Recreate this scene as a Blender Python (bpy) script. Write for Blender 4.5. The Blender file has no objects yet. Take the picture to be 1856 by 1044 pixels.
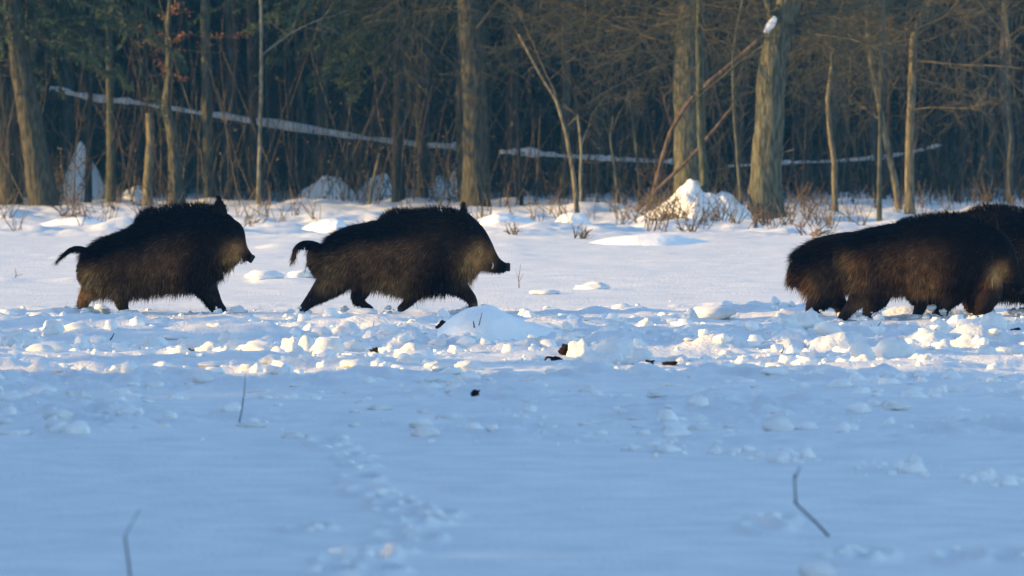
import bpy, math, random
import numpy as np
from mathutils import Vector, noise as mnoise
random.seed(7); RNG = np.random.default_rng(11)
scene = bpy.context.scene
COL = scene.collection

# ------------------------------------------------------------------ camera, sky, sun, exposure
F = 13200.0          # focal length in photo pixels (photo 1856 wide)
CAMH, HOR = 1.6, 208.0
cam = bpy.data.cameras.new("camera"); camo = bpy.data.objects.new("camera", cam); COL.objects.link(camo)
camo.location = (0, 0, CAMH); camo.rotation_euler = (math.pi/2, 0, 0)
cam.sensor_width = 36.0; cam.lens = F/1856*36.0
cam.shift_y = -(522-HOR)/1856
cam.clip_start = 0.5; cam.clip_end = 3000
cam.dof.use_dof = True; cam.dof.focus_distance = 57.5; cam.dof.aperture_fstop = 6.6
scene.camera = camo

SUN_EL, SUN_BACK = math.radians(11.5), math.radians(9)
to_sun = Vector((-math.cos(SUN_BACK)*math.cos(SUN_EL), -math.sin(SUN_BACK)*math.cos(SUN_EL), math.sin(SUN_EL)))
world = bpy.data.worlds.new("World"); scene.world = world; world.use_nodes = True
wn = world.node_tree
sky = wn.nodes.new("ShaderNodeTexSky"); sky.sky_type = 'NISHITA'; sky.sun_disc = False
sky.sun_elevation = SUN_EL; sky.sun_rotation = math.atan2(to_sun.x, to_sun.y) % (2*math.pi)
sky.air_density = 1.0; sky.dust_density = 0.6; sky.ozone_density = 2.1
wn.links.new(sky.outputs[0], wn.nodes['Background'].inputs[0]); wn.nodes['Background'].inputs[1].default_value = 0.142
sl = bpy.data.lights.new("sun", 'SUN'); so = bpy.data.objects.new("sun", sl); COL.objects.link(so)
sl.energy = 3.6; sl.angle = math.radians(0.5); sl.color = (1.0, 0.60, 0.16)
so.rotation_euler = to_sun.to_track_quat('Z', 'Y').to_euler()
scene.view_settings.view_transform = 'Standard'; scene.view_settings.look = 'None'
scene.view_settings.exposure = 1.46; scene.view_settings.gamma = 1.0
try:
    scene.cycles.volume_max_steps = 64; scene.cycles.max_bounces = 8; scene.cycles.volume_bounces = 0
except Exception: pass

# ------------------------------------------------------------------ helpers
def hsh(ix, iy, s):
    n = (ix.astype(np.int64)*374761393 + iy.astype(np.int64)*668265263 + s*974711) & 0x7fffffff
    n = ((n ^ (n >> 13))*1274126177) & 0x7fffffff
    n = n ^ (n >> 16)
    return (n & 0xffff)/65535.0
def vnoise(x, y, s=0):
    x = np.asarray(x, float); y = np.asarray(y, float)
    ix = np.floor(x); iy = np.floor(y); fx = x-ix; fy = y-iy
    u = fx*fx*fx*(fx*(fx*6-15)+10); v = fy*fy*fy*(fy*(fy*6-15)+10)
    ix = ix.astype(np.int64); iy = iy.astype(np.int64)
    a = hsh(ix, iy, s); b = hsh(ix+1, iy, s); c = hsh(ix, iy+1, s); d = hsh(ix+1, iy+1, s)
    return (a*(1-u)+b*u)*(1-v)+(c*(1-u)+d*u)*v*1.0
def fbm(x, y, o=4, s=0):
    r = 0; a = 0.5; t = 0
    for k in range(o):
        r = r + a*(vnoise(x, y, s+k*17)*2-1); t += a; a *= 0.5; x = x*2.03+5.1; y = y*2.03+1.7
    return r/t
def sstep(a, b, x):
    t = np.clip((x-a)/(b-a), 0, 1); return t*t*(3-2*t)
def PX(px, D): return (px-928.0)/F*D
def PZ(py, D): return CAMH-(py-HOR)/F*D
def GD(py): return F*CAMH/(py-HOR)          # distance of flat ground seen at this row

class MB:
    def __init__(s): s.v = []; s.f = []; s.c = []; s.n = 0
    def add(s, v, f, c=None):
        v = np.asarray(v, float); f = np.asarray(f, int)
        s.v.append(v); s.f.append(f+s.n)
        cc = np.zeros((len(v), 3)) if c is None else np.broadcast_to(np.asarray(c, float), (len(v), 3))
        s.c.append(cc); s.n += len(v)
    def tube(s, pts, rad, sides=6, col=None, rw=None, cap=True, rough=0.0, up=(0, 1, 0.01), ridge=0):
        pts = np.asarray(pts, float); n = len(pts); rad = np.broadcast_to(np.asarray(rad, float), (n,))
        t = np.gradient(pts, axis=0); t /= np.linalg.norm(t, axis=1)[:, None]+1e-9
        u = np.asarray(up, float); a = np.cross(t, u); a /= np.linalg.norm(a, axis=1)[:, None]+1e-9
        b = np.cross(a, t)
        th = np.arange(sides)*2*math.pi/sides
        r1 = rad[:, None]*np.ones(sides); r2 = (rad if rw is None else np.broadcast_to(rw, (n,)))[:, None]*np.ones(sides)
        if ridge:
            q = 1+ridge*np.repeat(RNG.uniform(-1, 1, (n//6+2, sides)), 6, axis=0)[:n]; r1 = r1*q; r2 = r2*q
        if rough:
            q = 1+rough*RNG.uniform(-1, 1, (n, sides)); r1 = r1*q; r2 = r2*q
        v = pts[:, None, :]+a[:, None, :]*(np.cos(th)*r1)[..., None]+b[:, None, :]*(np.sin(th)*r2)[..., None]
        v = v.reshape(-1, 3)
        i = np.arange(n-1)[:, None]*sides; j = np.arange(sides)[None, :]; k = (j+1) % sides
        q = np.stack([i+j, i+k, i+sides+k, i+sides+j], -1).reshape(-1, 4)
        if cap:
            v = np.vstack([v, pts[0], pts[-1]]); jj = np.arange(sides); kk = (jj+1) % sides
            c0 = np.stack([kk, jj, np.full(sides, n*sides), np.full(sides, n*sides)], -1)
            c1 = np.stack([(n-1)*sides+jj, (n-1)*sides+kk, np.full(sides, n*sides+1), np.full(sides, n*sides+1)], -1)
            q = np.vstack([q, c0, c1])
        s.add(v, q, col)
    def blades(s, p, d, L, W, col, side=None, bend=None):
        """thin leaf/hair blades: root p, direction d, length L, width W (arrays)"""
        n = len(p); L = np.broadcast_to(L, (n,))[:, None]; W = np.broadcast_to(W, (n,))[:, None]
        d = d/(np.linalg.norm(d, axis=1)[:, None]+1e-9)
        if side is None: side = RNG.normal(size=(n, 3))
        a = np.cross(d, side); a /= np.linalg.norm(a, axis=1)[:, None]+1e-9
        bd = np.zeros((n, 3)) if bend is None else bend
        m = p+d*L*0.5+bd*L*0.15; e = p+d*L+bd*L*0.5
        v = np.stack([p-a*W/2, p+a*W/2, m+a*W*0.42, m-a*W*0.42, e], 1).reshape(-1, 3)
        i = np.arange(n)[:, None]*5
        f = np.vstack([i+np.array([[0, 1, 2, 3]]), i+np.array([[3, 2, 4, 4]])])
        s.add(v, f, np.repeat(np.broadcast_to(col, (n, 3)), 5, axis=0))
    def leaves(s, p, d, L, W, col):
        n = len(p); L = np.broadcast_to(L, (n,))[:, None]; W = np.broadcast_to(W, (n,))[:, None]
        d = d/(np.linalg.norm(d, axis=1)[:, None]+1e-9)
        a = np.cross(d, RNG.normal(size=(n, 3))); a /= np.linalg.norm(a, axis=1)[:, None]+1e-9
        v = np.stack([p, p+d*L*.5+a*W/2, p+d*L, p+d*L*.5-a*W/2], 1).reshape(-1, 3)
        f = np.arange(n)[:, None]*4+np.array([[0, 1, 2, 3]])
        s.add(v, f, np.repeat(np.broadcast_to(col, (n, 3)), 4, axis=0))
    def mesh(s, name, mat, smooth=True):
        v = np.vstack(s.v); f = np.vstack(s.f); c = np.vstack(s.c)
        tri = f[:, 2] == f[:, 3]
        tot = np.where(tri, 3, 4); start = np.concatenate([[0], np.cumsum(tot)[:-1]])
        keep = np.ones(f.shape, bool); keep[tri, 3] = False
        me = bpy.data.meshes.new(name)
        me.vertices.add(len(v)); me.vertices.foreach_set('co', v.ravel().astype(np.float32))
        li = f[keep]; me.loops.add(len(li)); me.loops.foreach_set('vertex_index', li.astype(np.int32))
        me.polygons.add(len(f)); me.polygons.foreach_set('loop_start', start.astype(np.int32))
        me.polygons.foreach_set('loop_total', tot.astype(np.int32))
        me.update(calc_edges=True)
        at = me.color_attributes.new('Col', 'FLOAT_COLOR', 'POINT')
        at.data.foreach_set('color', np.hstack([c, np.ones((len(c), 1))]).ravel().astype(np.float32))
        if smooth: me.polygons.foreach_set('use_smooth', np.ones(len(f), bool))
        if mat: me.materials.append(mat)
        return me

def link(name, me, parent=None, loc=None):
    o = bpy.data.objects.new(name, me); COL.objects.link(o)
    if parent is not None: o.parent = parent
    if loc is not None: o.location = loc
    return o
def tag(o, label=None, cat=None, group=None, kind=None):
    if label: o['label'] = label
    if cat: o['category'] = cat
    if group: o['group'] = group
    if kind: o['kind'] = kind
    return o
def empty(name, loc, label, cat, group=None):
    o = bpy.data.objects.new(name, None); COL.objects.link(o); o.location = loc; o.empty_display_size = .2
    return tag(o, label, cat, group)
def copy_tree(o, parent=None):
    c = o.copy(); COL.objects.link(c); c.parent = parent
    for ch in list(KIDS.get(o.name, [])): copy_tree(ch, c)
    return c
KIDS = {}
def kid(p, o): KIDS.setdefault(p.name, []).append(o); o.parent = p; return o

# ------------------------------------------------------------------ materials
def new_mat(name, rough=0.8, spec=0.3):
    m = bpy.data.materials.new(name); m.use_nodes = True
    b = m.node_tree.nodes['Principled BSDF']; b.inputs['Roughness'].default_value = rough
    b.inputs['Specular IOR Level'].default_value = spec
    return m, m.node_tree.nodes, m.node_tree.links, b
def noise_node(N, Lk, scale, detail=5, co=None, stretch=None):
    n = N.new('ShaderNodeTexNoise'); n.inputs['Scale'].default_value = scale; n.inputs['Detail'].default_value = detail
    tc = N.new('ShaderNodeTexCoord'); out = tc.outputs['Object']
    if stretch:
        mp = N.new('ShaderNodeMapping'); mp.inputs['Scale'].default_value = stretch
        Lk.new(out, mp.inputs[0]); out = mp.outputs[0]
    Lk.new(out, n.inputs['Vector']); return n
def ramp(N, Lk, src, stops):
    r = N.new('ShaderNodeValToRGB'); e = r.color_ramp.elements
    while len(e) < len(stops): e.new(0.5)
    for q, (p, c) in zip(e, stops): q.position = p; q.color = (*c, 1)
    Lk.new(src, r.inputs[0]); return r
def bump(N, Lk, b, src, strength, dist):
    bp = N.new('ShaderNodeBump'); bp.inputs['Strength'].default_value = strength; bp.inputs['Distance'].default_value = dist
    Lk.new(src, bp.inputs['Height']); Lk.new(bp.outputs[0], b.inputs['Normal']); return bp

def snow_material(name, c0=(0.80, 0.83, 0.87), c1=(0.90, 0.91, 0.93), bs=0.35):
    m, N, Lk, b = new_mat(name, 0.55, 0.25)
    n = noise_node(N, Lk, 3.0, 6); r = ramp(N, Lk, n.outputs['Fac'], [(0.3, c0), (0.7, c1)])
    Lk.new(r.outputs[0], b.inputs['Base Color'])
    g = noise_node(N, Lk, 38.0, 6); bump(N, Lk, b, g.outputs['Fac'], bs, 0.02)
    return m
M_snow = snow_material('snow', (0.66, 0.69, 0.73), (0.82, 0.83, 0.84), 0.6)
M_clod = snow_material('clod_snow', (0.86, 0.87, 0.88), (0.94, 0.94, 0.94), 0.45)

def attr_material(name, rough=0.8, spec=0.25, var=0.35, scale=9.0, bs=0.0, stretch=None, trans=0.0):
    m, N, Lk, b = new_mat(name, rough, spec)
    a = N.new('ShaderNodeAttribute'); a.attribute_name = 'Col'
    n = noise_node(N, Lk, scale, 6, stretch=stretch)
    mr = N.new('ShaderNodeMapRange'); mr.inputs['To Min'].default_value = 1-var; mr.inputs['To Max'].default_value = 1+var
    mr.inputs['From Min'].default_value = .36; mr.inputs['From Max'].default_value = .64
    Lk.new(n.outputs['Fac'], mr.inputs[0])
    vm = N.new('ShaderNodeVectorMath'); vm.operation = 'SCALE'
    Lk.new(a.outputs['Color'], vm.inputs[0]); Lk.new(mr.outputs[0], vm.inputs['Scale'])
    Lk.new(vm.outputs[0], b.inputs['Base Color'])
    if bs: bump(N, Lk, b, n.outputs['Fac'], bs, 0.03)
    if trans:
        t = N.new('ShaderNodeBsdfTranslucent'); Lk.new(vm.outputs[0], t.inputs['Color'])
        mx = N.new('ShaderNodeMixShader'); mx.inputs[0].default_value = trans
        Lk.new(b.outputs[0], mx.inputs[1]); Lk.new(t.outputs[0], mx.inputs[2])
        Lk.new(mx.outputs[0], N['Material Output'].inputs['Surface'])
    return m
M_bark = attr_material('bark', 0.9, 0.15, 0.5, 22.0, 1.0, (1, 1, 0.25))
M_twig = attr_material('twig', 0.85, 0.15, 0.3, 6.0)
M_needle = attr_material('needles', 0.7, 0.2, 0.35, 3.0, trans=0.2)
M_leaf = attr_material('dry_leaf', 0.75, 0.2, 0.3, 5.0, trans=0.35)
M_hair = attr_material('bristle', 0.75, 0.08, 0.35, 14.0, trans=0.10)
M_skin = attr_material('hide', 0.85, 0.05, 0.3, 20.0, 0.4)
M_soil = attr_material('soil', 0.9, 0.1, 0.5, 25.0, 0.8)
def plain(name, c, rough=0.5, spec=0.5):
    m, N, Lk, b = new_mat(name, rough, spec); n = noise_node(N, Lk, 30)
    r = ramp(N, Lk, n.outputs['Fac'], [(0.3, tuple(x*.8 for x in c)), (0.7, tuple(x*1.2 for x in c))]); Lk.new(r.outputs[0], b.inputs['Base Color'])
    return m
M_eye = plain('eye', (0.01, 0.008, 0.006), 0.1); M_tusk = plain('tusk', (0.6, 0.55, 0.42), 0.35)
M_hoof = plain('hoof', (0.03, 0.025, 0.02), 0.4); M_snout = plain('snout', (0.016, 0.012, 0.011), 0.6, 0.2)

# ------------------------------------------------------------------ the snow field (one sheet)
TRACKS = [(590,800),(612,812),(640,828),(650,845),(655,868),(648,884),(668,900),(700,912),(715,925),(745,940),(790,942),
          (770,958),(735,965),(760,985),(720,985),(705,1005),(670,1015),(690,1035),(560,968),(620,1020),(600,1040),(1385,970),(1400,955),
          (1540,1015),(1575,1008),(1830,1005),(1740,1012)]
def ground_z(x, y):
    x = np.asarray(x, float); y = np.asarray(y, float)
    near = 1-sstep(38, 46, y)
    z = 0.03*fbm(x*0.35, y*0.5, 3, 3)+0.020*fbm(x*0.7, y*2.2, 4, 9)*(0.45+0.55*near)+0.006*near*fbm(x*5, y*3, 3, 10)
    ch = sstep(38.0, 45.5, y)*(1-sstep(59.0, 63.0, y))
    r = np.abs(fbm(x*1.1, y*1.3, 4, 21)); band = 0.55+0.45*vnoise(x*0.15, y*0.9, 5)
    patch = sstep(0.42, 0.75, vnoise(x*0.5+3, y*0.45, 33))
    z = z+ch*(0.035*fbm(x*0.9, y*1.1, 4, 41)+0.09*patch*np.clip(fbm(x*2.2, y*2.2, 3, 51)+0.10, 0, 1)+0.022*band*fbm(x*6, y*6, 3, 61))
    calm = 1-0.8*sstep(54.0, 56.5, y)
    stripe = sstep(.30, .62, vnoise(x*0.12+4, y*0.75, 137))
    z = z+ch*calm*((0.10+0.90*patch*stripe)*0.16*np.abs(fbm(x*2.7+9, y*2.3, 4, 131))-0.015)
    mid = sstep(33.5, 37, y)*(1-sstep(43, 46, y))
    z = z+mid*(0.05*np.clip(fbm(x*1.6, y*1.3, 3, 71)-0.1, 0, 1)+0.10*sstep(.45, .75, vnoise(x*.8, y*.6, 77))*np.abs(fbm(x*3.6, y*2.6, 4, 73)))
    far = sstep(62, 66, y)*(1-sstep(90, 97, y))
    z = z+far*(0.012*fbm(x*1.5, y*0.8, 3, 81)+0.10*np.clip(fbm(x*1.1, y*0.7, 2, 87)-0.42, 0, 1))
    e = sstep(92, 99, y)
    z = z+e*(0.07*fbm(x*0.7, y*0.45, 4, 91)+0.16*np.clip(fbm(x*0.9, y*0.5, 3, 95)-0.05, 0, 1)+0.03*fbm(x*3.5, y*3, 3, 97))
    z = z+0.10*sstep(106, 122, y)+sstep(128, 200, y)*0.6
    for (a, b) in TRACKS:
        D = GD(b); cx = PX(a, D)
        dd = ((x-cx)/0.055)**2+((y-D)/0.16)**2
        z = z-0.075*np.exp(-dd)+0.028*np.exp(-((np.sqrt(dd)-1.6)/0.5)**2)
    return z
def build_ground():
    ys = np.concatenate([[-60, -30, -10, 0, 8, 14, 18], np.geomspace(20, 64, 620), np.geomspace(64.2, 126, 330), [130, 136, 145, 160, 180, 210, 260, 350, 500]])
    u = np.concatenate([[-60, -20, -8, -4, -2.6, -1.9], np.linspace(-1.4, 1.4, 620), [1.9, 2.6, 4, 8, 20, 60]])
    W = 0.072*np.clip(ys, 20, 140)[:, None]
    X = u[None, :]*W; X[:, 0] = -400; X[:, -1] = 400
    Y = np.broadcast_to(ys[:, None], X.shape)
    Z = ground_z(X, Y)
    n, m = X.shape
    i = np.arange(n-1)[:, None]*m; j = np.arange(m-1)[None, :]
    f = np.stack([i+j, i+j+1, i+m+j+1, i+m+j], -1).reshape(-1, 4)
    mb = MB(); mb.add(np.stack([X, Y, Z], -1).reshape(-1, 3), f)
    o = link('snow_ground', mb.mesh('snow_ground', M_snow)); tag(o, kind='structure')
    o['label'] = 'snow covered field with churned bands and footprints'
build_ground()
def gz(x, y): return float(ground_z(np.array([x]), np.array([y]))[0])

# ------------------------------------------------------------------ snow clods and heaps
def ico(sub):
    import bmesh
    bm = bmesh.new(); bmesh.ops.create_icosphere(bm, subdivisions=sub, radius=1.0)
    v = np.array([p.co[:] for p in bm.verts]); f = np.array([[q.index for q in t.verts]+[t.verts[2].index] for t in bm.faces]); bm.free()
    return v, f
ICO3 = ico(3); ICO4 = ico(4)
def lump_mesh(name, seed, mat, amp=0.35, flat=1.0, fr=1.3, col=None, I=None):
    v, f = I or ICO3; d = v.copy(); out = []
    for p in d:
        q = Vector(p*fr)+Vector((seed*13.7, seed*3.1, 0))
        k = 1.08+amp*mnoise.noise(q)-amp*0.55*abs(mnoise.noise(q*2.1))+amp*0.45*mnoise.noise(q*3.1)+amp*0.25*mnoise.noise(q*7.5)
        out.append(p*k)
    out = np.array(out); out[:, 2] *= flat
    mb = MB(); mb.add(out, f, col); return mb.mesh(name, mat)
CL = [lump_mesh('snow_clod', k, M_clod, [.3,.38,.5,.34,.6,.28,.42][k], 0.85, 1.0+.12*k) for k in range(7)]
def put_clod(px, py, wpx, hpx, label, group=None, seed=0, mesh=None, name='snow_clod', sink=0.25, cat='snow clod'):
    D = GD(py); s = F/D
    w = wpx/s/2*1.08; h = hpx/s
    x = PX(px, D)
    o = link(name, mesh or CL[seed % 7]); o.location = (x, D, gz(x, D)+h*(0.5-sink))
    o.scale = (w, w*random.uniform(0.7, 1.0), h*0.62); o.rotation_euler = (0, 0, random.uniform(-.5, .5))
    return tag(o, label, cat, group)
special = [
 (470,643,62,34,'wide smooth sunlit snow block in the row below the left and middle boars'),
 (527,640,34,38,'tall rounded snow block next to the wide smooth block in the sunlit row'),
 (556,638,26,36,'narrow upright snow block between the rounded block and the lumpy pair'),
 (595,642,52,40,'lumpy sunlit snow block near the right end of the sunlit row'),
 (640,632,36,30,'snow block with a notched top at the right end of the sunlit row'),
 (408,628,40,34,'snow block with dark underside left of the wide smooth block'),
 (358,628,56,28,'low broad snow clod with small balls on top in the sunlit row'),
 (274,624,30,30,'pointed snow clod standing apart left of the low broad clod'),
 (318,636,34,18,'flat snow clod below the low broad clod in the sunlit row'),
 (100,634,62,24,'long low snow clod near the left edge of the photo'),
 (97,610,32,34,'grey shaded upright snow block near the left edge'),
 (22,628,26,26,'small snow ball tinged orange at the far left edge'),
 (742,642,46,24,'pair shaped snow clod right of the brown soil lump'),
 (642,672,46,16,'flat bright snow slab at the front edge of the sunlit band'),
 (1118,646,72,52,'largest rounded snow clod right of centre with two bumps'),
 (1050,640,38,40,'pale shaded upright snow clod beside the frozen soil lump'),
 (1080,655,50,30,'low snow clod in front of the largest rounded clod'),
 (1160,650,40,28,'small rough snow clod right of the largest rounded clod'),
 (1172,596,28,32,'pointed snow spike standing alone right of the big smooth mound'),
 (1250,578,26,24,'small pointed snow clod left of the sunlit snow pile'),
 (1292,576,72,24,'broad sunlit snow pile behind the churned band right of centre'),
 (1424,618,50,40,'blue shaded snow clod leftmost in the heap before the right boars'),
 (1462,616,52,38,'blue shaded snow clod second in the heap before the right boars'),
 (1500,622,44,26,'low snow clod with a soil fleck right of the shaded pair'),
 (1580,602,46,22,'pointed snow clod under the rear boar of the right group'),
 (1640,608,70,24,'wide shaded snow clod below the front boar'),
 (1700,622,52,36,'shaded snow clod with dirty edge below the front boar'),
 (1765,612,56,36,'rounded shaded snow clod right of the dirty edged clod'),
 (1800,618,44,40,'tall shaded snow clod near the right edge'),
 (1835,612,50,30,'dirty shaded snow clod at the right edge'),
 (1562,654,40,36,'grey angular snow clod left of the one with dark soil'),
 (1620,652,66,40,'angular snow clod with dark soil showing in it'),
 (1678,668,24,20,'small bright snow ball in front of the angular clods'),
 (1712,640,30,26,'grey round snow clod behind the small bright ball'),
 (1790,652,32,30,'dome shaped snow clod alone near the right edge'),
 (1410,782,50,34,'snow clod alone in the blue shade below the right boars'),
 (1622,748,44,24,'dirty snow clod in the blue shade with a dark side'),
 (1480,1040,60,32,'pale snow clod cut by the bottom edge of the photo'),
 (480,508,62,20,'sunlit snow clod on the flat field between left and middle boar'),
 (545,506,40,16,'small sunlit snow clod just behind the middle boar tail'),
 (1075,526,54,14,'low sunlit snow clod alone on the flat field right of the middle boar'),
 (987,534,50,10,'very low snow swelling on the flat field right of the middle boar'),
]
for k, (a, b, w, h, lab) in enumerate(special): put_clod(a, b, w, h, lab, seed=k*3+1)
# unnamed repeats: thrown-up clods by zone
zones = [((0,1856),(570,600),50,(12,42),.36,'thrown up snow clod close to the running boars feet','snow clods around the boars feet'),
         ((0,1856),(598,664),104,(12,50),.42,'thrown up snow clod in the churned sunlit band','snow clods in the churned sunlit band'),
         ((0,1856),(664,712),46,(14,44),.36,'small snow clod along the front edge of the churned band','snow clods at the front of the band'),
         ((40,1856),(705,800),56,(14,50),.42,'small snow clod lying in the blue shaded foreground','snow clods in the shaded foreground')]
for (xr, yr, n, wr, asp, lab, grp) in zones:
    cent = [(random.uniform(*xr), random.uniform(*yr)) for _ in range(9)]
    for k in range(n):
        c = random.choice(cent)
        a = random.gauss(c[0], 75) if random.random() < .72 else random.uniform(*xr)
        b = min(max(random.gauss(c[1], 9), yr[0]), yr[1]) if random.random() < .7 else random.uniform(*yr)
        a = a % 1856
        if a > 1410 and b < 596: b = random.uniform(598, 660)
        w = wr[0]+(wr[1]-wr[0])*random.random()**2.2
        put_clod(a, b, w, w*asp*random.uniform(.6, 1.5), lab, grp, seed=random.randrange(7), sink=random.uniform(.2, .42))
FEET = []
def crumbs():
    v, f = ico(2); mb = MB()
    shapes = []
    for k in range(8):
        shapes.append(np.array([p*(1+.45*mnoise.noise(Vector(p*1.4)+Vector((k*9.1, 3, 1)))+.3*mnoise.noise(Vector(p*3.4)+Vector((k*5.1, 7, 2)))) for p in v]))
    n = 4200
    py = np.concatenate([RNG.normal(630, 30, n//2), RNG.uniform(565, 800, n//3), RNG.normal(850, 9, 110), RNG.uniform(560, 590, 300)])
    px = RNG.uniform(-60, 1916, len(py)); m = (py > 835) & (py < 880)
    px = np.where(m, RNG.uniform(1130, 1900, len(py)), px); py = np.where(m, 808+(px-1140)*0.085+RNG.normal(0, 5, len(py)), py)
    D = GD(np.clip(py, 545, 900)); x = PX(px, D)
    keep = (vnoise(x*1.3, D*1.1, 33) > 0.38) | m
    x = x[keep]; D = D[keep]; z = ground_z(x, D)
    for a, b, c in zip(x, D, z):
        r = 0.006+0.05*random.random()**4
        mb.add(shapes[random.randrange(8)]*np.array([r*random.uniform(.8, 1.7), r, r*random.uniform(.5, 1.0)])*np.array([random.choice([-1, 1]), 1, 1])+np.array([a, b, c+r*.15]), f)
    for (fx, D0, fz) in FEET:                      # snow kicked up where the hooves break through
        for _ in range(15):
            xx = fx+random.gauss(0, .10); yy = D0+random.gauss(-.06, .10); r = .005+.03*random.random()**2.5
            mb.add(shapes[random.randrange(8)]*np.array([r*1.3, r, r*.8])+np.array([xx, yy, gz(xx, yy)+r*.2+random.random()**4*.06]), f)
    for (a0, b0) in TRACKS:
        for _ in range(5):
            D0 = GD(b0+random.uniform(-9, 9)); xx = PX(a0+random.gauss(0, 16), D0); r = random.uniform(.006, .018)
            mb.add(v*np.array([r*1.4, r, r*.8])+np.array([xx, D0, gz(xx, D0)+r*.2]), f)
    o = link('snow_crumbs', mb.mesh('snow_crumbs', M_clod)); tag(o, 'fine crumbs of broken snow scattered over the churned field', 'snow crumbs', kind='stuff')

def heap(name, px, base_py, profile, label, depth=0.8, D=None, seed=1, cat='snow heap', zlow=0.25, amp=0.10):
    """profile: list of (px, py_top); a rounded heap following that ridge line, with real depth"""
    D = D or GD(base_py); s = F/D
    xs = np.array([p[0] for p in profile], float); ts = np.array([(base_py-p[1])/s for p in profile])
    n, m = 72, 36
    u = np.linspace(xs[0], xs[-1], n); h = np.interp(u, xs, ts)
    k = np.ones(7)/7; h = np.convolve(np.pad(h, 3, 'edge'), k, 'valid'); h[0] = h[-1] = 0
    g0 = gz(PX(px, D), D)
    v = np.linspace(-1, 1, m); U, V = np.meshgrid(u, v, indexing='ij'); H = np.broadcast_to(h[:, None], U.shape)
    X = PX(U, D); Y = D+V*depth*(0.55+0.45*H/max(h.max(), 1e-3))
    Z = H*np.clip(1-V**2, 0, 1)**0.75
    Z = Z*(1+amp*2*fbm(X*4+seed, Y*4, 3, seed))+amp*0.35*h.max()*fbm(X*9, Y*9, 3, seed+5)*(1-V**2)-zlow*(1-np.clip(Z/0.1, 0, 1))*np.maximum(np.abs(V), 0)
    Z[0, :] = Z[-1, :] = -zlow; Z[:, 0] = Z[:, -1] = -zlow
    i = np.arange(n-1)[:, None]*m; j = np.arange(m-1)[None, :]
    f = np.stack([i+j, i+m+j, i+m+j+1, i+j+1], -1).reshape(-1, 4)
    mb = MB(); cx = PX(px, D)
    mb.add(np.stack([X-cx, Y-D, Z], -1).reshape(-1, 3), f)
    o = link(name, mb.mesh(name, M_clod)); o.location = (cx, D, g0 if D < 100 else PZ(base_py, D)); return tag(o, label, cat)
heap('snow_mound', 880, 628, [(790,628),(803,614),(820,600),(842,589),(865,584),(888,585),(912,593),(945,606),(985,619),(1020,628)], 'big smooth snow mound with grass stubs in front of the middle boar', 0.5, D=50.9, seed=3, cat='snow mound', amp=0.13)
heap('snow_heap', 1265, 402, [(1150,402),(1185,384),(1215,362),(1238,338),(1252,326),(1264,334),(1280,352),(1320,352),(1345,372),(1380,402)], 'tall pointed snow heap at the foot of the thick forked tree', 1.0, seed=5, amp=0.2)
heap('snow_heap', 905, 412, [(860,412),(880,394),(900,384),(920,388),(950,396),(990,404),(1010,412)], 'low sunlit snow drift right of the middle boar head', 0.9, seed=6)
heap('snow_heap', 1040, 408, [(1000,408),(1015,390),(1035,384),(1060,388),(1075,408)], 'rounded sunlit snow heap at the foot of the bent sapling', 0.7, seed=7)
heap('snow_heap', 590, 418, [(540,418),(560,406),(590,398),(615,397),(630,406),(645,418)], 'sunlit snow drift behind the tail of the middle boar', 0.8, seed=8)
heap('snow_heap', 585, 376, [(530,376),(545,350),(575,330),(600,322),(622,330),(640,350),(660,376)], 'shaded snow heap under the leaning log left of centre', 1.0, D=126, seed=9, amp=0.18)
heap('snow_heap', 690, 378, [(625,378),(650,345),(680,325),(700,318),(720,340),(745,378)], 'shaded snow heap behind the pair of dark trunks', 1.0, D=128, seed=10, amp=0.18)
heap('snow_heap', 815, 378, [(760,378),(775,352),(796,318),(812,330),(835,300),(850,330),(880,378)], 'tall blue shaded snow heap left of the two toned trunk', 1.0, D=129, seed=12, amp=0.18)
heap('snow_heap', 150, 376, [(104,376),(116,325),(130,292),(148,268),(168,292),(184,330),(220,376)], 'tall narrow snow heap behind the slim trunks on the left', 0.9, D=127, seed=13, amp=0.18)
heap('snow_heap', 240, 385, [(200,385),(225,352),(250,340),(268,350),(290,385)], 'small shaded snow heap beside the broken brown stump', 0.8, D=124, seed=14, amp=0.18)
heap('snow_heap', 150, 408, [(60,408),(100,398),(150,394),(195,398),(250,408)], 'long low snow drift at the wood edge behind the left boar', 0.9, seed=15)
heap('snow_heap', 1170, 440, [(1060,440),(1100,430),(1150,424),(1200,424),(1260,431),(1300,440)], 'long flat snow drift in front of the pointed heap', 0.9, seed=16)

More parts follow.
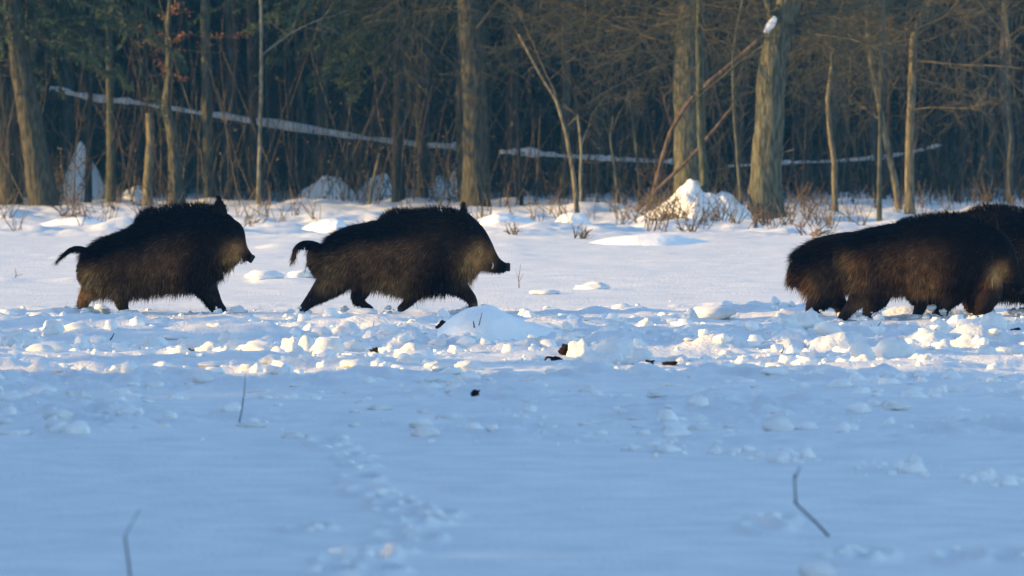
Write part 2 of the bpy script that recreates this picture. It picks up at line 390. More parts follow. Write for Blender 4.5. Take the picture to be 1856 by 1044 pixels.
def soil(px, py, wpx, hpx, label, seed, col=(0.035, 0.02, 0.013)):
    me = lump_mesh('soil_clod', seed, M_soil, 0.8, 0.8, 1.6, col)
    return put_clod(px, py, wpx, hpx, label, mesh=me, name='soil_clod', cat='soil clod')
for k, a in enumerate([(683,635,22,16,'brown frozen soil lump at the right end of the sunlit row'), (1030,636,34,26,'reddish brown frozen soil lump beside the pale upright snow clod'),
    (1002,646,28,12,'flat dark soil sliver left of the reddish soil lump'), (1178,660,14,12,'dark soil bit right of the largest rounded snow clod'), (1215,662,26,8,'flat brown soil flake at the front right of the rounded clod'),
    (1606,646,20,16,'black soil patch in the angular snow clod'), (862,728,14,14,'single dark soil crumb alone in the blue shade'), (1628,742,12,18,'dark soil crumb beside the dirty snow clod in the shade'),
    (1722,1014,24,12,'reddish soil crumb near the bottom right corner'), (345,636,12,14,'small orange brown soil crumb in the sunlit row'), (420,622,18,8,'dark soil streak beneath a sunlit snow block'),
    (806,602,22,20,'black rotten stub at the left foot of the smooth mound'), (20,630,14,6,'dark soil sliver under the orange tinged snow ball'), (1840,622,16,12,'dark soil bit at the right edge of the churned band'), (238,760,10,10,'tiny dark soil crumb in the blue shade on the left')]):
    soil(*a[:4], a[4], 40+k)

# ------------------------------------------------------------------ twigs standing in the snow
def twig(paths, D, label, cat='twig', col=(0.05, 0.04, 0.04), name='bare_twig', group=None, zb=None):
    mb = MB(); x0 = PX(paths[0][0][0], D); y0 = D; g = gz(x0, D)
    for pts, r0, r1 in [(p[0:-1], *p[-1]) if isinstance(p[-1], tuple) and len(p[-1]) == 2 and p[-1][0] < 1 else (p, .006, .003) for p in paths]:
        q = np.array([[PX(a, D)-x0, random.uniform(-.01, .01), PZ(b, D)-g] for a, b in pts])
        mb.tube(q, np.linspace(r0, r1, len(q)), 5, col)
    o = link(name, mb.mesh(name, M_twig)); o.location = (x0, y0, g); return tag(o, label, cat, group)
twig([[(238,1075),(233,1020),(226,972),(.0042,.0036)], [(226,972),(238,950),(254,922),(.0018,.0012)]], GD(1072), 'dark stalk with a thin bent tip at the bottom left')
twig([[(1512,982),(1480,948),(1446,916),(1443,912),(1441,886),(1440,860),(.0050,.0034)], [(1441,868),(1450,846),(.003,.002)], [(1443,912),(1441,906),(.006,.005)]], GD(978), 'hooked bare stem standing alone in the shaded snow on the right')
twig([[(432,775),(438,745),(443,710),(445,675),(.004,.0015)]], GD(772), 'hair thin grass stalk in the blue shade on the left')
twig([[(941,522),(940,505),(944,478),(.006,.002)], [(940,505),(934,488),(.003,.001)], [(941,510),(950,494),(.003,.001)]], GD(524), 'dry grass tuft just in front of the middle boar snout', col=(0.16,0.12,0.09))
twig([[(28,508),(29,495),(27,484),(.006,.002)], [(29,500),(42,497),(.004,.001)]], GD(510), 'tiny dry stalk on the flat field at the left edge', col=(.14,.11,.09))
twig([[(1575,612),(1583,598),(1592,590),(1597,583),(.006,.002)], [(1583,598),(1578,588),(.003,.001)], [(1592,591),(1604,592),(.003,.001)]], GD(614), 'forked black twig poking up below the right boars')
twig([[(1180,605),(1188,600),(1204,612),(1212,616),(.005,.002)]], GD(612), 'black twig arching over the snow right of the snow spike')
twig([[(676,600),(677,588),(679,576),(.003,.001)]], GD(602), 'short grass blade standing up under the middle boar')
twig([[(800,608),(803,594),(808,586),(.006,.002)], [(803,594),(797,588),(.004,.002)], [(804,598),(812,594),(.004,.002)]], GD(610)-.2, 'small black branching stub at the left end of the smooth mound')
twig([[(868,590),(871,578),(874,567),(.004,.002)], [(860,594),(858,582),(.006,.004)]], 50.2, 'two dark stubs sticking out of the top of the smooth mound')
twig([[(1416,640),(1420,634),(1421,628),(.005,.002)]], GD(642), 'tiny curved black twig left of the grey angular clod')
twig([[(200,616),(203,612),(207,604),(.006,.003)]], GD(618), 'tiny black twig in the churned band below the left boar')

# ------------------------------------------------------------------ boars
def voxel_union(mb, vs=0.014, smooth=8):
    me = mb.mesh('tmp', None); o = bpy.data.objects.new('tmp', me); COL.objects.link(o)
    r = o.modifiers.new('r', 'REMESH'); r.mode = 'VOXEL'; r.voxel_size = vs
    s = o.modifiers.new('s', 'SMOOTH'); s.factor = 0.5; s.iterations = smooth
    dg = bpy.context.evaluated_depsgraph_get(); m2 = bpy.data.meshes.new_from_object(o.evaluated_get(dg))
    bpy.data.objects.remove(o); bpy.data.meshes.remove(me); return m2
def dense(rows, n=4):
    a = np.array(rows, float); t = np.arange(len(a)); tt = np.linspace(0, len(a)-1, (len(a)-1)*n+1)
    i = np.clip(np.floor(tt).astype(int), 0, len(a)-2); f = (tt-i)[:, None]
    p0 = a[np.clip(i-1, 0, None)]; p1 = a[i]; p2 = a[i+1]; p3 = a[np.clip(i+2, None, len(a)-1)]
    return 0.5*(2*p1+(p2-p0)*f+(2*p0-5*p1+4*p2-p3)*f**2+(3*p1-p0-3*p2+p3)*f**3)

def boar(label, px0, foot, D, torso, head, legs, tail, ear, eye, jowl, brown=1.0, seed=0, mane=None, tusk=None, browns=()):
    """all outlines in photo pixels at the animal's own distance; local frame x forward, z up, y away from camera"""
    s = F/D
    g = PZ(foot, D)
    def L(px, py): return (px-px0)/s, (foot-py)/s
    root = empty('wild_boar', (PX(px0, D), D, g), label, 'wild boar', 'wild boars running across the snow')
    mb = MB()
    T = dense([((x-px0)/s, (foot-(a+b)/2)/s, (b-a)/2/s, w/s) for x, a, b, w in torso], 5)
    T[:, 2:] = np.clip(T[:, 2:], .02, None)
    mb.tube(np.stack([T[:, 0], np.zeros(len(T)), T[:, 1]], 1), T[:, 3], 28, rw=T[:, 2], up=(0, 0, 1)) if False else None
    def etube(P, rv, rw, sides=26):      # elliptical tube: rv in the x-z plane, rw sideways (y)
        P = np.asarray(P); t = np.gradient(P, axis=0); t /= np.linalg.norm(t, axis=1)[:, None]+1e-9
        b = np.array([[0, 1, 0]]*len(P), float); a = np.cross(b, t); a /= np.linalg.norm(a, axis=1)[:, None]
        # rounded ends
        th = np.arange(sides)*2*math.pi/sides; rows = []; prm = []
        for e, sg in ((0, -1), (len(P)-1, 1)):
            ring = [(P[e]+t[e]*sg*math.sin(q)*min(rv[e], rw[e])*0.9, math.cos(q), e) for q in (0.35, 0.75, 1.1, 1.4)]
            if sg < 0: ring = ring[::-1]
            rows.append(ring)
        seq = rows[0]+[(P[k], 1.0, k) for k in range(len(P))]+rows[1]
        V = []
        for c, q, e in seq: V.append(c+a[e]*(np.cos(th)*rv[e]*q)[:, None]+b[e]*(np.sin(th)*rw[e]*q)[:, None])
        n = len(V); V = np.vstack(V)
        i = np.arange(n-1)[:, None]*sides; j = np.arange(sides)[None, :]; k = (j+1) % sides
        q = np.stack([i+j, i+k, i+sides+k, i+sides+j], -1).reshape(-1, 4)
        V = np.vstack([V, seq[0][0], seq[-1][0]]); jj = np.arange(sides); kk = (jj+1) % sides
        q = np.vstack([q, np.stack([kk, jj, np.full(sides, n*sides), np.full(sides, n*sides)], -1), np.stack([(n-1)*sides+jj, (n-1)*sides+kk, np.full(sides, n*sides+1), np.full(sides, n*sides+1)], -1)])
        mb.add(V, q)
    P = np.stack([T[:, 0], np.zeros(len(T)), T[:, 1]], 1); P[:, 2] += 0
    # keep torso sections vertical: use a level path and offset via centre heights
    etube(P, T[:, 2], T[:, 3])
    H = dense([(*L(x, y), rv/s, rw/s) for x, y, rv, rw in head], 5)
    etube(np.stack([H[:, 0], np.zeros(len(H)), H[:, 1]], 1), H[:, 2], H[:, 3], 20)
    hoofs = []
    for side, chain in legs:
        C = dense([(*L(x, y), r/s) for x, y, r in chain], 5); n = len(C)
        yoff = side*(np.linspace(0.085, 0.12, n))
        PP = np.stack([C[:, 0], yoff, C[:, 1]], 1)
        thick = np.where(C[:, 2] > .09, .075+0*C[:, 2], C[:, 2]*0.92)
        thick = np.minimum(C[:, 2]*0.9, np.maximum(0.07, 0)) if False else np.minimum(C[:, 2]*0.92, 0.085)
        etube(PP, C[:, 2]*0.95, thick, 16)
        hoofs.append((PP[-1], PP[-1]-PP[-4], side)); FEET.append((PX(px0, D)+PP[-1][0], D+PP[-1][1]-.03, 0))
    tl = dense([(*L(x, y), r/s) for x, y, r in tail], 4)
    etube(np.stack([tl[:, 0], np.zeros(len(tl)), tl[:, 1]], 1), np.maximum(tl[:, 2], .012), np.maximum(tl[:, 2], .012), 10)
    me = voxel_union(mb, 0.013, 7)
    n = len(me.vertices); co = np.empty(n*3, np.float32); me.vertices.foreach_get('co', co); co = co.reshape(-1, 3).astype(float)
    no = np.empty(n*3, np.float32); me.vertices.foreach_get('normal', no); no = no.reshape(-1, 3).astype(float)
    Tx, Tc, Tr = T[:, 0], T[:, 1], T[:, 2]
    hp = np.stack([H[:, 0], H[:, 1]], 1)
    def region(p):
        dx = p[:, 0]; cz = np.interp(dx, Tx, Tc); rr = np.interp(dx, Tx, Tr)
        v = (p[:, 2]-cz)/rr                      # -1 belly .. 1 back
        fr = (dx-Tx[0])/(Tx[-1]-Tx[0])           # 0 rump .. 1 neck
        hd = np.min(np.linalg.norm(p[:, None, [0, 2]]-hp[None, len(hp)//2:, :], axis=2)/np.maximum(H[None, len(hp)//2:, 2], .03), axis=1)
        return v, fr, hd
    jx, jz, jr = (*L(jowl[0], jowl[1]), jowl[2]/s)
    nx, nz = L(head[-1][0], head[-1][1])
    def colour(p):
        v, fr, hd = region(p)
        dark = np.array([0.004, 0.0038, 0.0045]); br = np.array([0.125, 0.062, 0.026]); tan = np.array([0.44, 0.22, 0.075])
        k = sstep(0.60, -0.15, v)*(1-sstep(0.58, 0.80, fr)*0.9)
        k = np.clip(k*brown*(0.25+1.2*vnoise(p[:, 0]*7, p[:, 2]*5+p[:, 1]*4, seed)), 0, 1)[:, None]
        c = dark*(1-k)+br*k
        low = p[:, 2] < np.interp(p[:, 0], Tx, Tc-Tr)-0.03
        c = np.where(low[:, None], dark*2.0+br*.10, c)
        blobs = [(jx, jz, jr, 0.9)]+[(*L(a, b), r/s, w) for a, b, r, w in browns]
        for bx, bz, brd, w in blobs:
            q = np.exp(-(((p[:, 0]-bx)**2+(p[:, 2]-bz)**2)/brd**2))[:, None]*w*(0.6+0.6*vnoise(p[:, 0]*14, p[:, 2]*9, seed+3))[:, None]
            q = np.clip(q, 0, 1); c = c*(1-q)+tan*q
        q = np.exp(-(((p[:, 0]-nx)**2+(p[:, 2]-nz)**2)/(0.085)**2))[:, None]; c = c*(1-q)+dark*q
        return c
    cc = colour(co); at = me.color_attributes.new('Col', 'FLOAT_COLOR', 'POINT')
    at.data.foreach_set('color', np.hstack([cc, np.ones((n, 1))]).ravel().astype(np.float32))
    me.materials.clear(); me.materials.append(M_skin); me.polygons.foreach_set('use_smooth', np.ones(len(me.polygons), bool))
    me.name = 'body'; link('body', me, root)
    # ---- coat
    me.calc_loop_triangles(); tri = np.empty(len(me.loop_triangles)*3, np.int32); me.loop_triangles.foreach_get('vertices', tri); tri = tri.reshape(-1, 3)
    A = co[tri]; area = np.linalg.norm(np.cross(A[:, 1]-A[:, 0], A[:, 2]-A[:, 0]), axis=1)
    N = 30000; pick = RNG.choice(len(tri), N, p=area/area.sum()); r1 = np.sqrt(RNG.random(N)); r2 = RNG.random(N)
    w = np.stack([1-r1, r1*(1-r2), r1*r2], 1)[..., None]
    p = (co[tri[pick]]*w).sum(1); nn = (no[tri[pick]]*w).sum(1)
    v, fr, hd = region(p)
    flow = np.tile(np.array([-0.75, 0, -0.55]), (N, 1)); flow[:, 2] -= 0.5*sstep(0.2, -.6, v); flow[:, 0] += .35*sstep(0.2, -.7, v)
    headm = sstep(1.5, 1.1, hd)
    leg = p[:, 2] < np.interp(p[:, 0], Tx, Tc-Tr)-0.01
    ln = 0.045+0.05*sstep(-0.55, -0.95, v)*RNG.random(N)**2+0.02*sstep(.25, 0, fr)+0.02*sstep(.5, .9, v)
    ln = np.where(leg, 0.024, ln)*(1-0.62*headm)
    ln = np.where(p[:, 2] < 0.07, 0.012, ln)
    jq = np.exp(-(((p[:, 0]-jx)**2+(p[:, 2]-jz+.02)**2)/(jr*1.0)**2)); ln = ln*(1+0.7*jq)
    lift = np.where(leg, 0.35, 0.50)*(1-0.5*headm)
    d = flow+nn*lift[:, None]+RNG.normal(0, .22, (N, 3))
    ln = ln*RNG.uniform(0.6, 1.25, N)
    tailm = p[:, 0] < T[0, 0]-0.02
    ln = np.where(tailm & (p[:, 2] > T[0, 1]-T[0, 2]), 0.028, ln)
    tipx, tipz = L(tail[-1][0], tail[-1][1])
    tt = np.exp(-(((p[:, 0]-tipx)**2+(p[:, 2]-tipz)**2)/0.07**2)); 
    tdir = np.array([*L(tail[-1][0], tail[-1][1])])-np.array([*L(tail[-3][0], tail[-3][1])]); tdir /= np.linalg.norm(tdir)
    d = np.where(tailm[:, None], np.array([tdir[0], 0, tdir[1]])+nn*0.3+RNG.normal(0, .2, (N, 3)), d); ln = ln+tt*0.055*tailm
    keep = np.hypot(p[:, 0]-nx, p[:, 2]-nz) > 0.035
    p, d, ln, nn = p[keep], d[keep], ln[keep], nn[keep]
    hc = colour(p)*(RNG.uniform(.35, 1.9, (len(p), 1))*(.55+.9*vnoise(p[:, 0]*38+p[:, 2]*12, p[:, 2]*16, 4)[:, None]))
    hb = MB(); hb.blades(p-nn*0.006, d, ln, 0.0042, hc, side=nn+RNG.normal(0, .4, nn.shape), bend=np.tile([0, 0, -0.35], (len(p), 1)))
    K = 2600; gi = RNG.integers(0, len(p), K)          # sparse pale-tipped guard hairs
    hb.blades(p[gi], d[gi]+nn[gi]*.15, ln[gi]*1.25, 0.0034, np.clip(colour(p[gi])*2.2+.008, 0, .3)*RNG.uniform(.5, 1.6, (K, 1)), side=nn[gi])
    link('coat', hb.mesh('coat', M_hair), root)
    # ---- crest of long bristles from hump to brow
    if mane:
        mbm = MB(); mp = dense([(*L(a, b), h/s) for a, b, h in mane], 8); K = 1500
        t = RNG.uniform(0, len(mp)-1, K); i = np.floor(t).astype(int).clip(0, len(mp)-2); q = (t-i)[:, None]
        m = mp[i]*(1-q)+mp[i+1]*q
        base = np.stack([m[:, 0], RNG.normal(0, .022, K), m[:, 1]-0.03], 1)
        dd = np.stack([-0.35+RNG.normal(0, .22, K), base[:, 1]*6, np.ones(K)], 1)
        mbm.blades(base, dd, (m[:, 2]+0.03)*RNG.uniform(.6, 1.15, K), 0.0045, np.array([0.009, .008, .008])*RNG.uniform(.5, 2.0, (K, 1))*np.where(RNG.random((K, 1)) < .08, 9, 1), side=np.tile([0, 1., 0], (K, 1))+RNG.normal(0, .3, (K, 3)), bend=np.tile([-0.3, 0, 0.], (K, 1)))
        link('mane', mbm.mesh('mane', M_hair), root)
    # ---- ears, eyes, snout disc, tusks, hooves
    ex, ez = L(ear[0], ear[1]); eh = ear[2]*1.25/s; eang = ear[3]
    for sd in (-1, 1):
        eb = MB(); R = []
        for k, (h, wd) in enumerate([(-.25, .30), (0, .42), (.25, .46), (.5, .38), (.75, .24), (.95, .08), (1.0, .02)]):
            for q in np.linspace(-1, 1, 7):
                R.append([h*eh*math.sin(eang)*-1+0.02*abs(q)*0+wd*eh*q*0.9*math.cos(eang), sd*(0.085+0.03*h)+sd*-0.018*(1-q*q)*1.0, h*eh*math.cos(eang)+wd*eh*q*0.5*math.sin(eang)])
        R = np.array(R); ii = np.arange(6)[:, None]*7; jj = np.arange(6)[None, :]
        f = np.stack([ii+jj, ii+jj+1, ii+8+jj, ii+7+jj], -1).reshape(-1, 4)
        R2 = R+np.array([0, sd*0.008, 0]); eb.add(R, f, (0.012, .01, .01)); eb.add(R2, f[:, ::-1], (0.012, .01, .01))
        K = 260; pi = RNG.integers(0, len(R), K); bp = R[pi]+RNG.normal(0, .006, (K, 3))
        eb.blades(bp, np.array([-math.sin(eang)-.2, 0, math.cos(eang)])+RNG.normal(0, .35, (K, 3)), RNG.uniform(.02, .035, K), .004, np.array([.012, .01, .01])*RNG.uniform(.6, 1.8, (K, 1)))
        o = link('ear', eb.mesh('ear', M_hair), root); o.location = (ex, 0, ez)
    v3, f3 = ico(2)
    yx, yz = L(eye[0], eye[1]); hw = np.interp(yx, H[:, 0], H[:, 3])
    for sd in (-1, 1):
        o_ = MB(); o_.add(v3*0.011, f3); o = link('eye', o_.mesh('eye', M_eye), root); o.location = (yx, sd*(hw*0.86), yz)
    hd_ = np.array([H[-1, 0]-H[-6, 0], H[-1, 1]-H[-6, 1]]); hd_ /= np.linalg.norm(hd_)
    sb = MB(); rr = H[-1, 2]; c = np.array([H[-1, 0]+hd_[0]*rr*.7, 0, H[-1, 1]+hd_[1]*rr*.7])
    hv = np.array([hd_[0], 0, hd_[1]])
    sb.tube([c-hv*.03, c-hv*.01, c+hv*.008, c+hv*.016], np.array([rr*.7, rr*.86, rr*.88, rr*.66]), 18, up=(0, 1, 0))
    link('snout', sb.mesh('snout', M_snout), root)
    if tusk:
        tx, tz = L(*tusk)
        for sd in (-1, 1):
            tb = MB(); y = sd*np.interp(tx, H[:, 0], H[:, 3])*0.95
            tb.tube([(tx-.005, y, tz-.02), (tx+.004, y+sd*.008, tz), (tx+.002, y+sd*.012, tz+.018), (tx-.006, y+sd*.012, tz+.03)], [.007, .006, .004, .001], 8); link('tusk', tb.mesh('tusk', M_tusk), root)
    for P_, dr, sd in hoofs:
        dr = dr/(np.linalg.norm(dr)+1e-9)
        hb2 = MB()
        for q in (-1, 1):
            a = P_+np.array([0.004, q*.013, 0])
            hb2.tube([a-dr*.015, a+dr*.012, a+dr*.04+np.array([.012, 0, 0])], [.017, .019, .013], 10, rw=[.022, .024, .016])
        link('hoof', hb2.mesh('hoof', M_hoof), root)
    return root

boar('left boar with a high humped mane, tail stretched back and rust brown rump tinted as sunlit', 280, 572, 58.6,
 [(156,460,520,18),(172,448,530,32),(200,428,533,40),(230,417,535,46),(260,405,534,50),(290,386,530,52),(320,378,527,52),(350,375,522,50),(380,375,512,46),(402,382,498,38),(418,398,486,30)],
 [(385,430,52,42),(405,437,44,34),(422,446,32,25),(434,455,21,17),(443,461,13,12),(451,466,9,9)],
 [(-1,[(205,480,38),(222,520,24),(222,545,15),(226,560,10),(232,570,8)]), (1,[(180,485,34),(172,520,22),(154,538,14),(149,556,11),(150,568,9)]),
  (-1,[(352,465,38),(368,505,25),(386,532,14),(398,552,9),(410,566,7)]), (1,[(340,465,34),(356,510,22),(372,535,13),(380,552,9),(390,566,7)])],
 [(168,462,9),(150,453,7),(135,451,6),(122,457,5),(112,466,4),(105,472,2)],
 (398,392,26,0.05), (424,432), (432,470,22), brown=0.8, seed=3,
 mane=[(250,404,8),(262,394,14),(275,384,13),(310,376,9),(350,372,9),(385,374,9),(405,384,9),(420,402,8)], tusk=(438,474),
 browns=[(160,500,20,0.7),(168,525,24,0.9),(184,545,26,0.8),(152,555,12,.4),(428,452,14,.35),(300,540,22,0.35)])  # rump blobs: brown fur plus sunlight on the rear put into the colour
boar('middle boar in full stride with curled tail and pale tan cheek', 740, 570, 59.0,
 [(566,443,470,8),(578,440,496,20),(592,434,512,34),(612,424,515,42),(640,409,515,48),(670,402,518,50),(700,394,526,52),(730,385,532,52),(765,380,532,52),(800,381,528,50),(830,386,516,44),(850,398,500,36)],
 [(825,432,52,42),(848,445,45,36),(868,459,34,26),(884,471,23,18),(898,480,15,13),(910,484,11,10),(915,484,9,9)],
 [(-1,[(620,475,42),(606,506,33),(580,530,20),(562,546,12),(550,560,9)]), (1,[(640,480,36),(655,518,22),(648,540,14),(655,552,10),(670,562,9)]),
  (-1,[(800,470,38),(815,505,27),(838,525,16),(854,541,11),(859,556,9)]), (1,[(775,475,36),(757,515,24),(745,538,15),(738,550,10),(726,560,8)])],
 [(585,452,9),(568,444,8),(552,442,7),(540,447,6),(533,458,5),(534,470,3)],
 (838,396,19,-0.1), (872,440), (862,478,26), brown=1.0, seed=9,
 mane=[(692,398,6),(706,392,12),(722,384,11),(750,380,7),(785,379,9),(820,382,12),(845,392,8),(862,405,7)], tusk=(893,482),
 browns=[(600,490,28,0.25),(700,520,26,0.6),(722,530,20,.4),(866,450,14,.3),(876,462,16,.35),(860,556,7,.5),(590,520,16,.25),(790,440,40,.06)])
boar('rearmost boar of the right group, rounded rump with hanging tail', 1580, 585, 57.4,
 [(1444,474,514,18),(1457,452,526,34),(1477,437,531,44),(1502,427,530,48),(1535,421,524,50),(1575,417,520,52),(1610,412,520,52),(1650,410,520,50),(1690,412,518,46),(1715,422,515,38)],
 [(1690,455,50,42),(1715,468,44,34),(1738,484,30,24),(1755,496,18,15),(1768,505,11,10),(1776,510,9,9)],
 [(-1,[(1485,500,40),(1488,535,28),(1476,553,18),(1470,568,13),(1470,580,10)]), (1,[(1500,500,36),(1512,535,22),(1524,552,14),(1526,568,10),(1530,580,8)]),
  (-1,[(1650,495,34),(1660,530,22),(1668,550,14),(1662,566,10),(1655,582,8)]), (1,[(1672,495,34),(1690,532,22),(1702,552,13),(1709,568,10),(1714,582,8)])],
 [(1448,475,9),(1440,482,8),(1436,492,7),(1432,502,6),(1430,510,4)],
 (1700,425,22,-0.1), (1735,470), (1735,500,18), brown=0.45, seed=15, mane=[(1620,408,4),(1660,406,5),(1700,412,5)],
 browns=[(1470,520,20,.35)])
boar('foremost boar of the right group with brown patches and lowered head', 1690, 590, 56.3,
 [(1526,448,503,18),(1540,430,514,34),(1560,421,521,44),(1578,413,526,48),(1615,406,528,50),(1650,400,531,52),(1690,393,531,52),(1730,392,528,52),(1765,397,522,48),(1790,408,512,40),(1806,426,502,30)],
 [(1778,448,50,42),(1802,464,42,34),(1820,484,30,24),(1833,500,19,16),(1843,513,12,11),(1850,522,9,9)],
 [(-1,[(1565,495,40),(1560,530,26),(1546,550,15),(1532,567,11),(1522,582,9)]), (1,[(1590,500,36),(1595,535,24),(1580,556,16),(1575,570,11),(1582,582,9)]),
  (-1,[(1765,480,38),(1792,520,27),(1784,548,20),(1776,567,14),(1770,584,10)]), (1,[(1745,485,34),(1735,530,22),(1718,552,13),(1712,566,10),(1706,582,8)])],
 [(1530,455,9),(1526,470,6),(1522,485,5),(1520,500,4),(1520,512,3)],
 (1796,420,22,-0.2), (1822,462), (1806,498,17), brown=0.8, seed=21,
 mane=[(1630,404,4),(1650,398,8),(1690,392,9),(1730,390,10),(1765,394,9),(1790,406,8)], tusk=None,
 browns=[(1534,464,13,.35),(1540,484,11,.5),(1550,512,15,.35),(1610,480,30,.08),(1560,560,18,.4),(1675,528,26,.6),(1700,540,18,.4),(1812,482,12,.35),(1655,460,30,.08)])  # rump browns also paint in the sun catching its edge
boar('boar half out of the picture at the right edge with the tallest black hump', 1830, 580, 57.9,
 [(1692,435,505,18),(1705,420,522,34),(1725,404,530,44),(1750,390,535,50),(1780,381,538,52),(1815,379,540,54),(1850,384,540,52),(1885,390,530,48),(1915,400,515,40),(1935,414,500,32)],
 [(1908,440,50,42),(1935,456,42,34),(1955,472,30,24),(1970,484,20,16),(1984,492,13,12),(1994,498,9,9)],
 [(-1,[(1735,485,40),(1728,520,26),(1712,542,15),(1702,560,11),(1692,574,9)]), (1,[(1755,490,36),(1765,528,22),(1758,548,14),(1764,562,10),(1775,574,9)]),
  (-1,[(1885,480,38),(1902,520,24),(1926,540,14),(1938,556,10),(1944,574,8)]), (1,[(1870,480,36),(1862,525,22),(1868,546,12),(1872,562,9),(1880,574,8)])],
 [(1698,442,9),(1686,446,7),(1676,452,6),(1668,462,5),(1664,472,3)],
 (1925,404,24,-0.1), (1956,452), (1948,488,22), brown=0.5, seed=31,
 mane=[(1745,390,6),(1780,378,10),(1815,375,10),(1850,380,9),(1890,386,9),(1920,400,8)], tusk=(1976,494))

crumbs()
# ------------------------------------------------------------------ trees
BARKS = {'red': (0.105, 0.075, 0.055), 'moss': (0.052, 0.050, 0.036), 'warm': (0.085, 0.085, 0.060), 'grey': (0.070, 0.072, 0.056), 'dark': (0.024, 0.026, 0.025), 'tan': (0.125, 0.112, 0.075), 'pale': (0.13, 0.13, 0.105), 'green': (0.065, 0.070, 0.045), 'brown': (0.060, 0.046, 0.034)}
def branch(mb, p, d, L, r, depth, col, droop=0.0, sides=4, nsub=5, wob=0.25):
    n = 7; pts = [np.array(p, float)]; dd = np.array(d, float)/np.linalg.norm(d)
    for k in range(n-1):
        dd = dd+RNG.normal(0, wob*.45, 3)+np.array([0, 0, -droop]); dd /= np.linalg.norm(dd); pts.append(pts[-1]+dd*L/(n-1))
    pts = np.array(pts); mb.tube(pts, np.linspace(r, max(r*.3, .003), n), sides, col, cap=False)
    if depth > 0:
        for k in range(nsub):
            t = random.uniform(.2, .98)*(n-1); i = min(int(t), n-2); q = pts[i]+(pts[i+1]-pts[i])*(t-i)
            base = pts[i+1]-pts[i]; base /= np.linalg.norm(base)+1e-9
            nd = base*0.7+RNG.normal(0, .6, 3)
            branch(mb, q, nd, L*random.uniform(.3, .6), max(r*.45*(1-t/(n)*.4), .004), depth-1, col, droop, 3, max(nsub-1, 3), wob)
def needles_on(mb, p, d, L, col, droop=0.25, rows=18, per=16, nl=0.10, nw=0.012, wt=None, spread=0.35):
    """a pine/spruce bough: drooping stem, side twigs, needle blades on each"""
    n = 8; pts = [np.array(p, float)]; dd = np.array(d, float)/np.linalg.norm(d)
    for k in range(n-1):
        dd = dd+RNG.normal(0, .08, 3)+np.array([0, 0, -droop/n]); dd /= np.linalg.norm(dd); pts.append(pts[-1]+dd*L/(n-1))
    pts = np.array(pts); (wt or mb).tube(pts, np.linspace(.016+L*.006, .004, n), 3, (0.07, .05, .035), cap=False)
    t = RNG.uniform(.12, 1, rows)*(n-1); i = np.minimum(t.astype(int), n-2); q = pts[i]+(pts[i+1]-pts[i])*(t-i)[:, None]
    ax = pts[i+1]-pts[i]; ax /= np.linalg.norm(ax, axis=1)[:, None]
    sd = np.cross(ax, [0, 0, 1.]); sd /= np.linalg.norm(sd, axis=1)[:, None]+1e-9
    sg = RNG.choice([-1, 1], rows)[:, None]
    td = ax*.6+sd*sg*.8+RNG.normal(0, .2, (rows, 3))+np.array([0, 0, -.15]); td /= np.linalg.norm(td, axis=1)[:, None]
    tl = (L*spread*(1.05-t/(n-1)))*RNG.uniform(.5, 1.1, rows)+.08
    u = RNG.random((rows, per)); bp = q[:, None]+td[:, None]*(u*tl[:, None])[..., None]
    bd = td[:, None]*.7+RNG.normal(0, .55, (rows, per, 3))
    bp = bp.reshape(-1, 3); bd = bd.reshape(-1, 3)
    mb.blades(bp, bd, nl*RNG.uniform(.6, 1.3, len(bp)), nw, np.asarray(col)*RNG.uniform(.5, 1.6, (len(bp), 1)))

